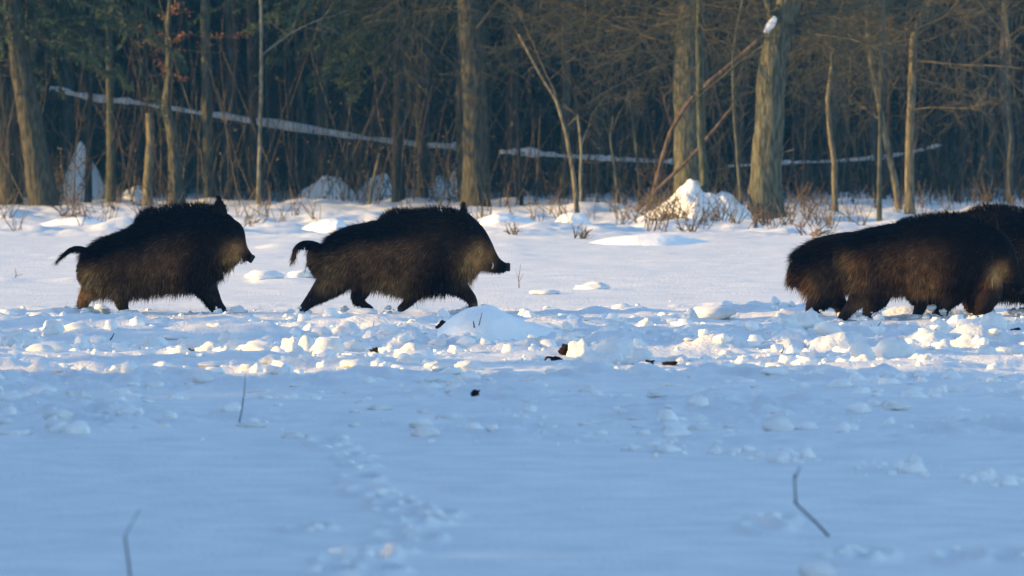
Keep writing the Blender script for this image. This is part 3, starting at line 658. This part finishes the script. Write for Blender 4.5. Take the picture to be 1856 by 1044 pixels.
def tree(name, label, path, w0, w1, bark='grey', top=11.0, crown='bare', nb=16, D=None, low=(), group=None, cat='tree', dy=0.0, bl=2.4, extra=None, stub=False):
    """path: photo pixels base->up, at the tree's own distance; continues above the frame to height top"""
    D = D or GD(path[0][1]); s = F/D
    bx = PX(path[0][0], D); bz = PZ(path[0][1], D)
    root = empty(name, (bx, D, bz), label, cat, group)
    pts = [[PX(a, D)-bx, 0, PZ(b, D)-bz] for a, b in path]; pts[0][2] = 0
    P = [[pts[0][0]-(pts[1][0]-pts[0][0])*.05, 0, -0.45]]+pts
    r = list(np.linspace(w0/s/2, w1/s/2, len(P)))
    r[0] *= 1.25
    if not stub and P[-1][2] < top:
        dx = (P[-1][0]-P[-2][0])/max(P[-1][2]-P[-2][2], .1)*.4; z0 = P[-1][2]; x0 = P[-1][0]
        for k in range(1, 7):
            z = z0+(top-z0)*k/6; P.append([x0+dx*(z-z0)+random.gauss(0, .06), random.gauss(0, .1), z]); r.append(r[-1]*.78)
    P = np.array(P); r = np.array(r)
    m = len(P)*5; t = np.linspace(0, len(P)-1, m); Pi = np.stack([np.interp(t, range(len(P)), P[:, k]) for k in range(3)], 1); ri = np.interp(t, range(len(P)), r)
    Pi[1:-1] = (Pi[:-2]+2*Pi[1:-1]+Pi[2:])/4
    Pi[:, 1] += 0.2*ri*np.sin(t*1.3); Pi[:, 0] += RNG.normal(0, .02, m)*ri
    ri = ri*(1+RNG.normal(0, .018, m)); base = np.exp(-np.clip(Pi[:, 2], 0, 9)/.35); ri = ri*(1+.28*base)
    mb = MB(); thick = w0/s > .25
    mb.tube(Pi, ri, 30 if thick else 9, BARKS[bark], rough=.05 if thick else .03, ridge=.07 if thick else 0)
    if thick:
        for _ in range(5):
            i = random.randrange(4, m-6); branch(mb, Pi[i], (random.choice([-1, 1]), random.uniform(-1, .3), random.uniform(0, .5)), random.uniform(.25, .5), .02, 0, BARKS[bark])
    link('trunk', mb.mesh('trunk', M_bark), root)
    cb = MB(); wood = np.array(BARKS[bark])*.75
    H = Pi[-1, 2]
    for (lx, ly, tx, ty, rr, sub) in low:        # limbs seen in the picture: from (lx,ly) to (tx,ty)
        a = np.array([PX(lx, D)-bx, 0, PZ(ly, D)-bz]); b = np.array([PX(tx, D)-bx, random.uniform(-1.2, 1.2), PZ(ty, D)-bz]); L = np.linalg.norm(b-a)
        branch(cb, a, b-a, L, rr, 2, wood*1.2, 0.015, 4, sub, .16)
    if not stub:
        for k in range(nb):
            z = random.uniform(max(3.8, H*.3), H); i = np.argmin(abs(Pi[:, 2]-z)); an = random.uniform(0, 2*math.pi)
            L = bl*random.uniform(.5, 1.1)*(1.15-z/H*.6)
            if crown == 'bare': branch(cb, Pi[i], (math.cos(an), math.sin(an), random.uniform(0, .7)), L, max(ri[i]*.35, .008), 2, wood, .01, 4, 5)
            else: needles_on(cb, Pi[i], (math.cos(an), math.sin(an), random.uniform(-.2, .3)), L*1.1, (.035, .05, .028), rows=26, per=14)
    if extra: extra(cb, Pi, ri, D, bx, bz)
    if cb.n: link('crown', cb.mesh('crown', M_needle if crown == 'pine' else M_twig), root)
    return root

def twiggy(n=26, z0=2.9, z1=5.6, spread=260, ty=(-120, 130), c=(.085, .075, .045)):
    def fn(cb, Pi, ri, D, bx, bz):
        px = 928+bx*F/D
        for _ in range(n):
            i = np.argmin(abs(Pi[:, 2]-random.uniform(z0, z1)))
            b = np.array([PX(px+random.choice([-1, 1])*random.uniform(60, spread), D)-bx, random.uniform(-1.6, 1.6), PZ(random.uniform(*ty), D)-bz]); dv = b-Pi[i]
            branch(cb, Pi[i], dv+np.array([0, 0, .2]), np.linalg.norm(dv)*1.1, .016, 2, c, .02, 3, 8, .2)
    return fn
def boughs(spec):
    def fn(cb, Pi, ri, D, bx, bz):
        c = 928+bx*F/D
        for (z, tx, ty, L) in list(spec)+[(random.uniform(3.0, 5.5), c+random.choice([-1, 1])*random.uniform(50, 260), random.uniform(-90, 150), 1) for _ in range(22)]:
            i = np.argmin(abs(Pi[:, 2]-z)); b = np.array([PX(tx, D)-bx, random.uniform(-1.5, .8), PZ(ty, D)-bz])
            dv = b-Pi[i]; needles_on(cb, Pi[i], dv+np.array([0, 0, .25*np.linalg.norm(dv)]), np.linalg.norm(dv)*1.1, (.045, .068, .034), droop=.5, rows=44, per=18, nl=.10, nw=.014, spread=.28)
    return fn
tree('pine_tree', 'thick rough barked trunk at the left edge of the photo', [(20,380),(8,300),(-4,180),(-20,0)], 44, 36, 'moss', crown='pine', extra=boughs([(3.9,130,60,1),(4.4,220,40,1),(3.3,80,120,1)]))
tree('pine_tree', 'thick leaning trunk with moss near its top, second from the left edge', [(84,386),(68,300),(52,200),(38,120),(22,0)], 54, 34, 'moss', crown='pine', extra=boughs([(3.9,240,110,1),(4.6,330,90,1),(3.5,200,150,1),(5,260,20,1),(3.0,160,140,1),(4.2,120,60,1)]))
tree('slim_tree', 'slim dark trunk left of the tall snow heap', [(160,372),(160,300),(163,220),(168,0)], 13, 9, 'dark', nb=8, D=123)
tree('slim_tree', 'slim greenish trunk right of the tall snow heap', [(200,382),(202,310),(200,220),(197,0)], 20, 13, 'green', nb=8, D=122)
tree('broken_stump', 'reddish brown broken stump ending below the leaning log', [(266,384),(268,320),(273,260),(270,205)], 19, 13, 'tan', stub=True, cat='tree stump')
def oakleaf(cb, Pi, ri, D, bx, bz):
    pass
t_oak = tree('young_oak', 'slim tree with dry orange leaves still on its upper twigs', [(322,384),(318,320),(314,250),(300,190),(308,140),(304,60),(308,0)], 30, 7, 'grey', nb=8, D=120.5)
def oak_leaves(root, D):
    cb = MB(); lb = MB()
    for (ax, ay, tx, ty) in [(306,20,345,22),(304,60,262,48),(304,60,250,80),(306,90,270,70),(307,80,335,62),(308,60,400,68),(380,66,450,62),(306,130,285,110),(305,100,330,90),(308,140,300,118),(304,40,285,20),(308,20,325,5),(306,130,335,140),(305,80,275,95)]:
        a = np.array([PX(ax, D), D, PZ(ay, D)]); b = np.array([PX(tx, D), D+random.uniform(-.3, .3), PZ(ty, D)])
        p = a+(b-a)*np.linspace(0, 1, 6)[:, None]; p[1:-1] += RNG.normal(0, .015, (4, 3)); cb.tube(p, np.linspace(.008, .003, 6), 4, (.12, .09, .06))
        K = 30; u = RNG.uniform(.15, 1.05, K)[:, None]
        lb.leaves(a+(b-a)*u+RNG.normal(0, .035, (K, 3)), RNG.normal(0, .6, (K, 3))+np.array([0, 0, -.5]), RNG.uniform(.04, .08, K), RNG.uniform(.02, .035, K), np.array([.27, .13, .06])*RNG.uniform(.5, 1.3, (K, 1)))
    for mb_, nm, mt in ((cb, 'branches', M_twig), (lb, 'leaves', M_leaf)):
        o = link(nm, mb_.mesh(nm, mt), root); o.location = -root.location
oak_leaves(t_oak, 120.5)
tree('slim_tree', 'greyish trunk just right of the leafy young oak', [(382,376),(380,300),(376,230),(372,0)], 24, 18, 'grey', nb=8, D=124)
tree('sapling', 'thin straight pale sapling crossing the leaning log', [(468,386),(470,300),(474,150),(473,0)], 9, 6, 'pale', nb=10, top=7, low=[(474,100,580,20,.02,6)])
tree('pine_tree', 'dark trunk left of the pair near the photo centre', [(722,384),(722,300),(724,150),(728,0)], 24, 20, 'dark', crown='pine', D=121.5, extra=boughs([(3.6,560,110,1),(4.2,480,90,1),(4.6,620,40,1),(3.9,860,90,1),(5,400,20,1),(4.3,800,30,1),(3.4,620,120,1)]))
tree('pine_tree', 'dark trunk right of the pair near the photo centre', [(766,384),(766,300),(764,180),(760,0)], 22, 18, 'dark', crown='pine', D=123, extra=boughs([(4,640,60,1),(4.6,880,40,1),(3.6,680,120,1),(5.2,560,10,1)]))
tree('beech_tree', 'thick two toned trunk right behind the middle boar', [(860,402),(864,330),(862,220),(856,100),(850,0)], 52, 40, 'moss', D=119, extra=twiggy(20, spread=240), low=[(850,60,930,20,.03,6),(855,30,780,-30,.03,6)])
tree('slim_tree', 'dim slender trunk right of the two toned trunk', [(925,384),(926,280),(928,120),(920,0)], 26, 20, 'brown', D=126, low=[(925,90,1010,30,.02,6)])
tree('bent_sapling', 'pale bent sapling kinked in the middle growing from a snow heap', [(1047,394),(1040,320),(1026,240),(1008,180),(985,145),(960,100),(940,62)], 9, 4, 'tan', stub=True, low=[(1028,232,1046,208,.02,2),(1010,180,975,60,.008,3)])
tree('sapling', 'thin crooked sapling right beside the pale bent one', [(1056,388),(1052,330),(1054,270),(1047,208)], 7, 4, 'pale', stub=True, low=[(1054,270,1075,180,.01,5)])
tree('oak_tree', 'very thick sunlit trunk behind the pointed snow heap', [(1250,404),(1250,320),(1248,200),(1249,100),(1252,0)], 58, 50, 'warm', D=117.5, nb=22, extra=twiggy(34, spread=330),
     low=[(1240,60,960,25,.04,9),(1240,90,1000,105,.03,9),(1240,40,1060,-10,.03,9),(1262,30,1400,60,.03,8),(1240,20,900,-20,.035,9),(1235,110,1060,140,.02,8)])
tree('slim_tree', 'greenish slim trunk standing in front of the very thick trunk', [(1282,402),(1277,330),(1270,240),(1268,160),(1266,60),(1268,0)], 17, 10, 'green', nb=8)
tree('maple_tree', 'thick forked trunk with a snow patch in its fork', [(1388,402),(1388,320),(1394,220),(1400,110),(1412,60),(1432,0)], 60, 44, 'warm', nb=22, extra=twiggy(26),
     low=[(1405,70,1384,-40,.09,4),(1420,40,1620,-10,.035,10),(1420,60,1600,70,.025,9),(1390,80,1250,170,.03,8),(1425,20,1700,20,.03,9)])
tree('leaning_branch', 'long reddish dead bough leaning between the two thick trunks', [(1176,398),(1186,345),(1198,295),(1216,238),(1245,188),(1290,145),(1335,108),(1378,70)], 9, 8, 'red', stub=True, D=115.5, cat='dead bough', low=[(1218,230,1190,160,.01,5),(1290,140,1310,220,.012,5)])
tree('leaning_branch', 'thin dead pole leaning down left from the thick trunks to the snow', [(1145,392),(1190,345),(1250,288),(1300,228),(1336,184)], 7, 5, 'red', stub=True, D=115, cat='dead bough', low=[(1190,345,1160,300,.008,3)])
tree('wavy_sapling', 'wavy bare stem with a broken top right of the forked trunk', [(1515,404),(1513,350),(1512,290),(1504,240),(1500,180),(1507,130),(1510,88)], 12, 7, 'tan', stub=True, D=114, low=[(1510,90,1500,70,.01,3)])
tree('slim_tree', 'slim stem leaning left next to the straight pale trunk', [(1632,390),(1620,320),(1605,250),(1592,180),(1580,120),(1572,60)], 13, 8, 'tan', top=8, nb=10, low=[(1600,220,1540,180,.01,5)])
tree('ash_tree', 'straight pale sunlit trunk tallest right of the leaning stem', [(1650,394),(1648,320),(1650,220),(1654,120),(1656,60),(1690,-10)], 18, 13, 'tan', nb=14, extra=twiggy(30, 2.6, 4.6, 240, (-90, 210)), low=[(1655,110,1850,115,.02,9),(1655,140,1800,170,.015,8),(1655,60,1470,30,.015,9),(1652,70,1760,-20,.03,9),(1652,160,1540,150,.01,7),(1656,40,1850,20,.02,10),(1650,200,1760,190,.012,7)])
tree('slim_tree', 'thin greyish stem just left of the leaning stem', [(1594,402),(1594,320),(1596,200),(1600,60),(1602,0)], 9, 7, 'grey', nb=10, top=8)
tree('slim_tree', 'slim stem with a bulge at the right edge of the photo', [(1832,384),(1830,300),(1834,250),(1828,200),(1828,100),(1824,0)], 12, 7, 'grey', nb=12, top=8, low=[(1830,120,1720,60,.015,8),(1828,60,1750,10,.012,8),(1832,230,1880,210,.01,5)])
tree('slim_tree', 'thin forked stem left of the stem with a bulge', [(1796,376),(1794,300),(1797,240),(1796,150),(1792,0)], 8, 5, 'grey', nb=8, top=7, low=[(1795,300,1740,250,.01,6),(1796,330,1700,290,.01,6)])
tree('sapling', 'thin crooked sapling in the gap between the two thick trunks', [(1345,392),(1338,300),(1330,200),(1328,100),(1340,30)], 7, 5, 'grey', nb=8, top=7)
tree('birch_tree', 'bluish pale birch standing deep in the wood right of the forked trunk', [(1446,350),(1444,260),(1440,180),(1438,60)], 11, 9, 'pale', D=140, nb=8)
tree('slim_tree', 'slim brown trunk right of the bluish birch', [(1462,360),(1464,260),(1460,150),(1462,0)], 14, 11, 'brown', D=132, nb=8)
tree('sapling', 'thin dark sapling left of the pale bent one', [(945,384),(942,300),(938,200),(936,0)], 7, 5, 'dark', D=121, nb=6)
tree('sapling', 'thin crooked sapling halfway between bent sapling and very thick trunk', [(1123,388),(1116,320),(1106,250),(1112,210)], 7, 4, 'grey', stub=True, D=119, low=[(1110,260,1085,200,.01,6),(1110,240,1140,150,.01,6)])
tree('sapling', 'thin sapling just right of the middle gap below the oak limbs', [(1160,388),(1158,320),(1150,240),(1138,170)], 6, 4, 'grey', stub=True, D=121, low=[(1150,240,1170,170,.01,5)])
tree('sapling', 'short leaning pale stick between the pair of dark trunks and the log', [(668,376),(676,330),(688,278)], 7, 4, 'tan', stub=True, D=120, cat='dead stick')
tree('slim_tree', 'brown slim trunk with flaky bark above the log left of the two toned trunk', [(790,384),(786,300),(772,240),(770,150),(768,0)], 12, 10, 'tan', D=133, nb=6)
M_shade_snow = snow_material('shaded_snow', (.32, .34, .36), (.64, .64, .65), .9)  # darker copy of the snow, shade on the logs put into its colour
# snow caught in the fork
fk = link('snow_patch', lump_mesh('snow_patch', 3, M_clod, .3)); fk.location = (PX(1396, 108.6), 108.6, PZ(46, 108.6)); fk.scale = (.055, .06, .14); fk.rotation_euler = (0, .6, 0)
tag(fk, 'bright snow patch caught in the fork of the thick tree', 'snow patch')

# fallen logs with snow on top
def log(label, path, D, w, snow_w, seed, tilt=0.6):
    bx = PX(path[0][0], D); bz = PZ(path[0][1], D); s = F/D
    root = empty('fallen_log', (bx, D, bz), label, 'fallen log')
    P = np.array([[PX(a, D)-bx, tilt*(k/(len(path)-1)), PZ(b, D)-bz] for k, (a, b) in enumerate(path)])
    t = np.linspace(0, len(P)-1, 60); Pi = np.stack([np.interp(t, range(len(P)), P[:, k]) for k in range(3)], 1)
    r = np.linspace(w*1.1, w*.75, 60)/s/2*(1+RNG.normal(0, .03, 60)); mb = MB(); mb.tube(Pi, r, 12, BARKS['dark'], rough=.05)
    for k in range(9):
        i = random.randrange(8, 58); branch(mb, Pi[i], (random.uniform(-.4, .6), random.uniform(-.5, .5), random.choice([-1, 1])*.8), random.uniform(.3, .9), .014, 1, BARKS['dark'], 0, 4, 4)
    link('trunk', mb.mesh('trunk', M_bark), root)
    sb = MB(); k0 = 0
    while k0 < 58:
        k1 = min(60, k0+random.randint(18, 34)); seg = Pi[k0:k1].copy(); n = len(seg)
        if n > 3:
            hh = snow_w/s*(.55+.4*np.sin(np.linspace(.15, math.pi-.15, n)))*np.convolve(RNG.uniform(.5, 1.5, n+2), [.3, .4, .3], 'valid')
            seg[:, 2] += r[k0:k1]*0.62+hh*.25
            sb.tube(seg, np.maximum(hh*.55, .01), 10, rw=None, rough=.08) 
        k0 = k1-1 if k1 < 60 else 60
    link('snow_cover', sb.mesh('snow_cover', M_shade_snow), root)
log('long snow topped log leaning down from the left through the wood', [(90,168),(130,180),(180,190),(240,194),(340,210),(480,232),(640,256),(760,270),(850,276)], 125.5, 16, 15, 1)
log('short snow topped log between the two toned trunk and the very thick trunk', [(905,282),(980,286),(1080,293),(1160,297),(1235,300)], 124.5, 11, 13, 2)
log('thin snowy pole rising to the right beyond the forked trunk', [(1320,305),(1420,299),(1510,296),(1600,290),(1660,278),(1710,266)], 125, 6, 7.5, 3)

# background trunks, copied
bg = []
for k in range(5):
    mb = MB(); n = 14; H = 9.0
    P = np.stack([np.cumsum(RNG.normal(0, .05, n)), np.cumsum(RNG.normal(0, .05, n)), np.linspace(-.4, H, n)], 1)
    mb.tube(P, np.linspace(.075, .03, n)*(.7+.15*k), 7, [BARKS['dark'], BARKS['brown'], (0.10, .085, .07), BARKS['dark'], BARKS['grey']][k], rough=.05)
    cb = MB()
    for q in range(14): 
        z = random.uniform(1.2, H); i = int((z+.4)/(H+.4)*(n-1)); branch(cb, P[i], (*RNG.normal(0, 1, 2), random.uniform(-.2, .7)), random.uniform(.5, 1.6), .012, 1, (.06, .045, .035), 0, 3, 5)
    if k in (0, 1, 3):
        for q in range(26):
            z = random.uniform(4.2, H); an = random.uniform(0, 6.28); i = int((z+.4)/(H+.4)*(n-1))
            needles_on(cb, P[i], (math.cos(an), math.sin(an), -.1), random.uniform(1.2, 2.4), (.03, .045, .026), droop=.4, rows=12, per=9, nl=.22, nw=.05)
    bg.append((mb.mesh('trunk', M_bark), cb.mesh('crown', M_needle if k in (0, 1, 3) else M_twig)))
protos = []
for k, (a, b) in enumerate(bg):
    e = empty('background_tree', (0, 0, 0), 'thin dark trunk standing deep in the shaded wood', 'tree', 'thin trunks deep in the wood')
    kid(e, link('trunk', a, e)); kid(e, link('crown', b, e)); protos.append(e)
used = set()
for k in range(150):
    D = random.uniform(124, 160); px = random.uniform(-150, 2010); x = PX(px, D)
    p = k % 5; o = protos[p] if p not in used else copy_tree(protos[p]); used.add(p)
    sc = random.uniform(.7, 1.3); o.location = (x, D, gz(x, D)); o.rotation_euler = (random.gauss(0, .03), random.gauss(0, .03), random.uniform(0, 6.28)); o.scale = (sc, sc, random.uniform(.9, 1.3))

# undergrowth thicket (uncountable)
def thicket():
    mb = MB()
    for k in range(3300):
        D = 119+RNG.random()**1.0*32; px = RNG.uniform(-120, 1980); x = PX(px, D); z = gz(x, D)
        H = random.choice([.8, 1.4, 2.5, 4.5])*random.uniform(.6, 1.2); n = 5
        P = np.stack([x+np.cumsum(RNG.normal(0, .06*H/3, n))+np.linspace(0, random.gauss(0, .26)*H, n), D+np.cumsum(RNG.normal(0, .05, n)), z-.05+np.linspace(0, H, n)], 1)
        c = random.choice([(.055, .05, .04), (.04, .034, .028), (.085, .078, .058), (.05, .038, .03), (.03, .030, .032)])
        r = random.uniform(.005, .013); mb.tube(P, np.linspace(r, r*.5, n), 3, c, cap=False)
        for q in range(random.randint(1, 4)):
            i = random.randrange(1, n-1); e = P[i]+RNG.normal(0, .25, 3)*H*.4+np.array([0, 0, .15*H])
            mb.tube(np.stack([P[i], (P[i]+e)/2+RNG.normal(0, .03, 3), e]), [r*.6, r*.45, .003], 3, c, cap=False)
        if random.random() < .5:
            K = random.randint(4, 14); q = P[RNG.integers(1, n, K)]+RNG.normal(0, .14, (K, 3))
            mb.leaves(q, RNG.normal(0, 1, (K, 3)), RNG.uniform(.03, .09, K), .035, np.array(random.choice([(.07, .038, .024), (.05, .05, .03), (.06, .055, .04)]))*RNG.uniform(.5, 1.5, (K, 1)))
    o = link('undergrowth', mb.mesh('undergrowth', M_twig)); tag(o, 'tangle of thin bare stems filling the wood behind the field', 'undergrowth', kind='stuff')
thicket()
def edge_brush():
    mb = MB(); lb = MB()
    for k in range(150):
        px = random.choice([random.uniform(-50, 1900), random.gauss(1230, 70), random.gauss(1450, 60), random.uniform(-50, 1900)]); D = random.uniform(100, 117); x = PX(px, D); z = gz(x, D)
        for q in range(random.randint(2, 7)):
            h = random.uniform(.12, .5); e = np.array([x+random.gauss(0, .22)*h*2, D+random.gauss(0, .1), z+h]); a = np.array([x+random.gauss(0, .05), D, z-.03])
            mb.tube(np.stack([a, (a+e)/2+RNG.normal(0, .03, 3), e]), [.009, .007, .003], 3, random.choice([(.09, .075, .055), (.06, .05, .04), (.09, .065, .045)]), cap=False)
    o = link('dry_brush', mb.mesh('dry_brush', M_twig)); tag(o, 'short dry stems and weeds poking out of the snow along the wood edge', 'dry brush', kind='stuff')
edge_brush()

# distinct shrubs at the edge
def shrub(px, py, hpx, label, seed, col=(.09, .072, .05), wide=.6):
    D = GD(py); s = F/D; x = PX(px, D); mb = MB(); H = hpx/s
    for q in range(9): branch(mb, (random.gauss(0, .05), random.gauss(0, .05), -.05), (random.gauss(0, wide), random.gauss(0, .4), 1), H*random.uniform(.6, 1.1), .012, 1, col, .02, 4, 4)
    o = link('bare_shrub', mb.mesh('bare_shrub', M_twig)); o.location = (x, D, gz(x, D)); tag(o, label, 'shrub')
shrub(1460, 426, 60, 'arching reddish dry shrub left of the right boars', 1, (.12, .085, .06), .9)
shrub(1195, 412, 60, 'dry shrub on the left flank of the pointed snow heap', 2)
shrub(1225, 408, 62, 'upright dry shrub growing through the left slope of the pointed snow heap', 12, wide=.35)
shrub(1300, 408, 55, 'upright dry shrub growing through the right slope of the pointed snow heap', 13, wide=.4)
shrub(1335, 400, 50, 'small dry shrub between pointed heap and forked trunk', 3)
shrub(1250, 424, 45, 'dark forked dry shrub in front of the pointed snow heap', 4, (.10, .08, .06))
shrub(1045, 432, 34, 'dry shrub in front of the rounded snow heap', 5)
shrub(1390, 412, 46, 'reddish dry shrub at the foot of the forked trunk', 6, (.12, .08, .055))
shrub(455, 410, 30, 'dry shrub in front of the left boar head', 7)
shrub(930, 428, 30, 'dry shrub on the low sunlit drift', 8)
shrub(1770, 368, 60, 'tangled shrub behind the rightmost boars', 9, (.2, .14, .10), 1.0)
shrub(115, 398, 50, 'thin dry shrub at the foot of the thick leaning trunk', 10)
shrub(1475, 432, 24, 'small clump of thick dry stalks under the arching shrub', 11, (.24, .17, .11), .15)

# evergreen stand: behind the wood, plus unseen spruces added on the left to shade the foreground
def spruce_mesh(H, R, seed, dens=1.0):
    mb = MB(); tb = MB(); tb.tube([(0, 0, -.4), (0, 0, H*.5), (0, 0, H)], [.16, .10, .02], 7, (.08, .06, .05))
    z = .35
    while z < H-.3:
        rr = R*(1-z/H)**.8+.15; nbh = max(4, int((6+rr*2.4)*dens))
        for k in range(nbh):
            an = random.uniform(0, 6.28); needles_on(mb, (0, 0, z+random.uniform(-.15, .15)), (math.cos(an), math.sin(an), -.05), rr*random.uniform(.75, 1.1), (.026, .040, .024), droop=.5, rows=9, per=7, nl=.20, nw=.05, wt=tb, spread=.4)
        z += .42
    return tb.mesh('trunk', M_bark), mb.mesh('crown', M_needle)
sp = []
for k in range(3):
    a, b = spruce_mesh([9, 12, 14][k], [2.0, 2.3, 2.6][k], k)
    e = empty('spruce_tree', (0, 0, 0), 'dark spruce standing in the far shaded part of the wood', 'spruce tree', 'spruces deep in the wood')
    kid(e, link('trunk', a, e)); kid(e, link('crown', b, e)); sp.append(e)
usedS = set()
def put_spruce(x, y, s, k=None, lab=None, grp=None):
    k = random.randrange(3) if k is None else k
    o = copy_tree(sp[k]) if k in usedS else sp[k]; usedS.add(k)
    o.location = (x, y, gz(x, y)); o.scale = (s, s, s*random.uniform(.9, 1.1)); o.rotation_euler = (0, 0, random.uniform(0, 6.28))
    if lab: o['label'] = lab; o['group'] = grp
for row, D in enumerate([141, 147, 153, 160, 168, 178]):
    W = .078*D+4
    for x in np.arange(-W, W, 2.5 if row < 3 else 2.8): put_spruce(x+random.uniform(-.7, .7), D+random.uniform(-1.5, 1.5), random.uniform(.85, 1.15))
for x0 in (-14.5, -17, -20, -24):          # the wood goes on to the left and keeps the sun out of its inside
    for y in np.arange(124.0, 170, 2.4): put_spruce(x0+random.uniform(-.6, .6), y+random.uniform(-.5, .5), random.uniform(.95, 1.2), random.choice([1, 2]), 'spruce in the wood beyond the left edge of the photo', 'spruces of the wood beyond the left edge')
LAB, GRP = 'unseen tall spruce added on the left to shade the field', 'unseen shade spruces left of the field'
for row, x0 in enumerate([-21, -23.5, -26]):
    for y in np.arange(2, 39.2, 2.1): put_spruce(x0+random.uniform(-.4, .4), y+random.uniform(-.4, .4)+row*.7, random.uniform(.95, 1.15), 2 if row < 2 else 1, LAB, GRP)
for y, s, x0 in [(40.3, .85, -22), (39.8, .9, -25), (44.0, .8, -22), (43.6, .85, -25), (47.6, .8, -22), (47.0, .85, -25), (49.4, .8, -22.3), (49.0, .8, -25), (52.8, .72, -22), (52.2, .75, -25), (55.4, .6, -22), (55.0, .62, -25)]: put_spruce(x0, y, s, 1, LAB, GRP)  # unseen shade trees, spaced to let lit streaks through

# ------------------------------------------------------------------ cold air
hb = MB()
X0, X1, Y0, Y1, Z0, Z1 = -420, 420, -70, 520, -1.6, 17.5
v = np.array([[x, y, z] for z in (Z0, Z1) for y in (Y0, Y1) for x in (X0, X1)], float)
hb.add(v, [[0, 2, 3, 1], [4, 5, 7, 6], [0, 1, 5, 4], [2, 6, 7, 3], [0, 4, 6, 2], [1, 3, 7, 5]])
mh = bpy.data.materials.new('haze'); mh.use_nodes = True; nt = mh.node_tree; nt.nodes.remove(nt.nodes['Principled BSDF'])
pv = nt.nodes.new('ShaderNodeVolumePrincipled'); pv.inputs['Density'].default_value = 0.00068; pv.inputs['Color'].default_value = (.07, .34, .68, 1); pv.inputs['Anisotropy'].default_value = 0.0
nt.links.new(pv.outputs[0], nt.nodes['Material Output'].inputs['Volume'])
ho = link('haze', hb.mesh('haze', mh, smooth=False)); tag(ho, 'thin cold winter haze over the field and wood', 'haze', kind='stuff')
print('SCENE BUILT', len(scene.objects))
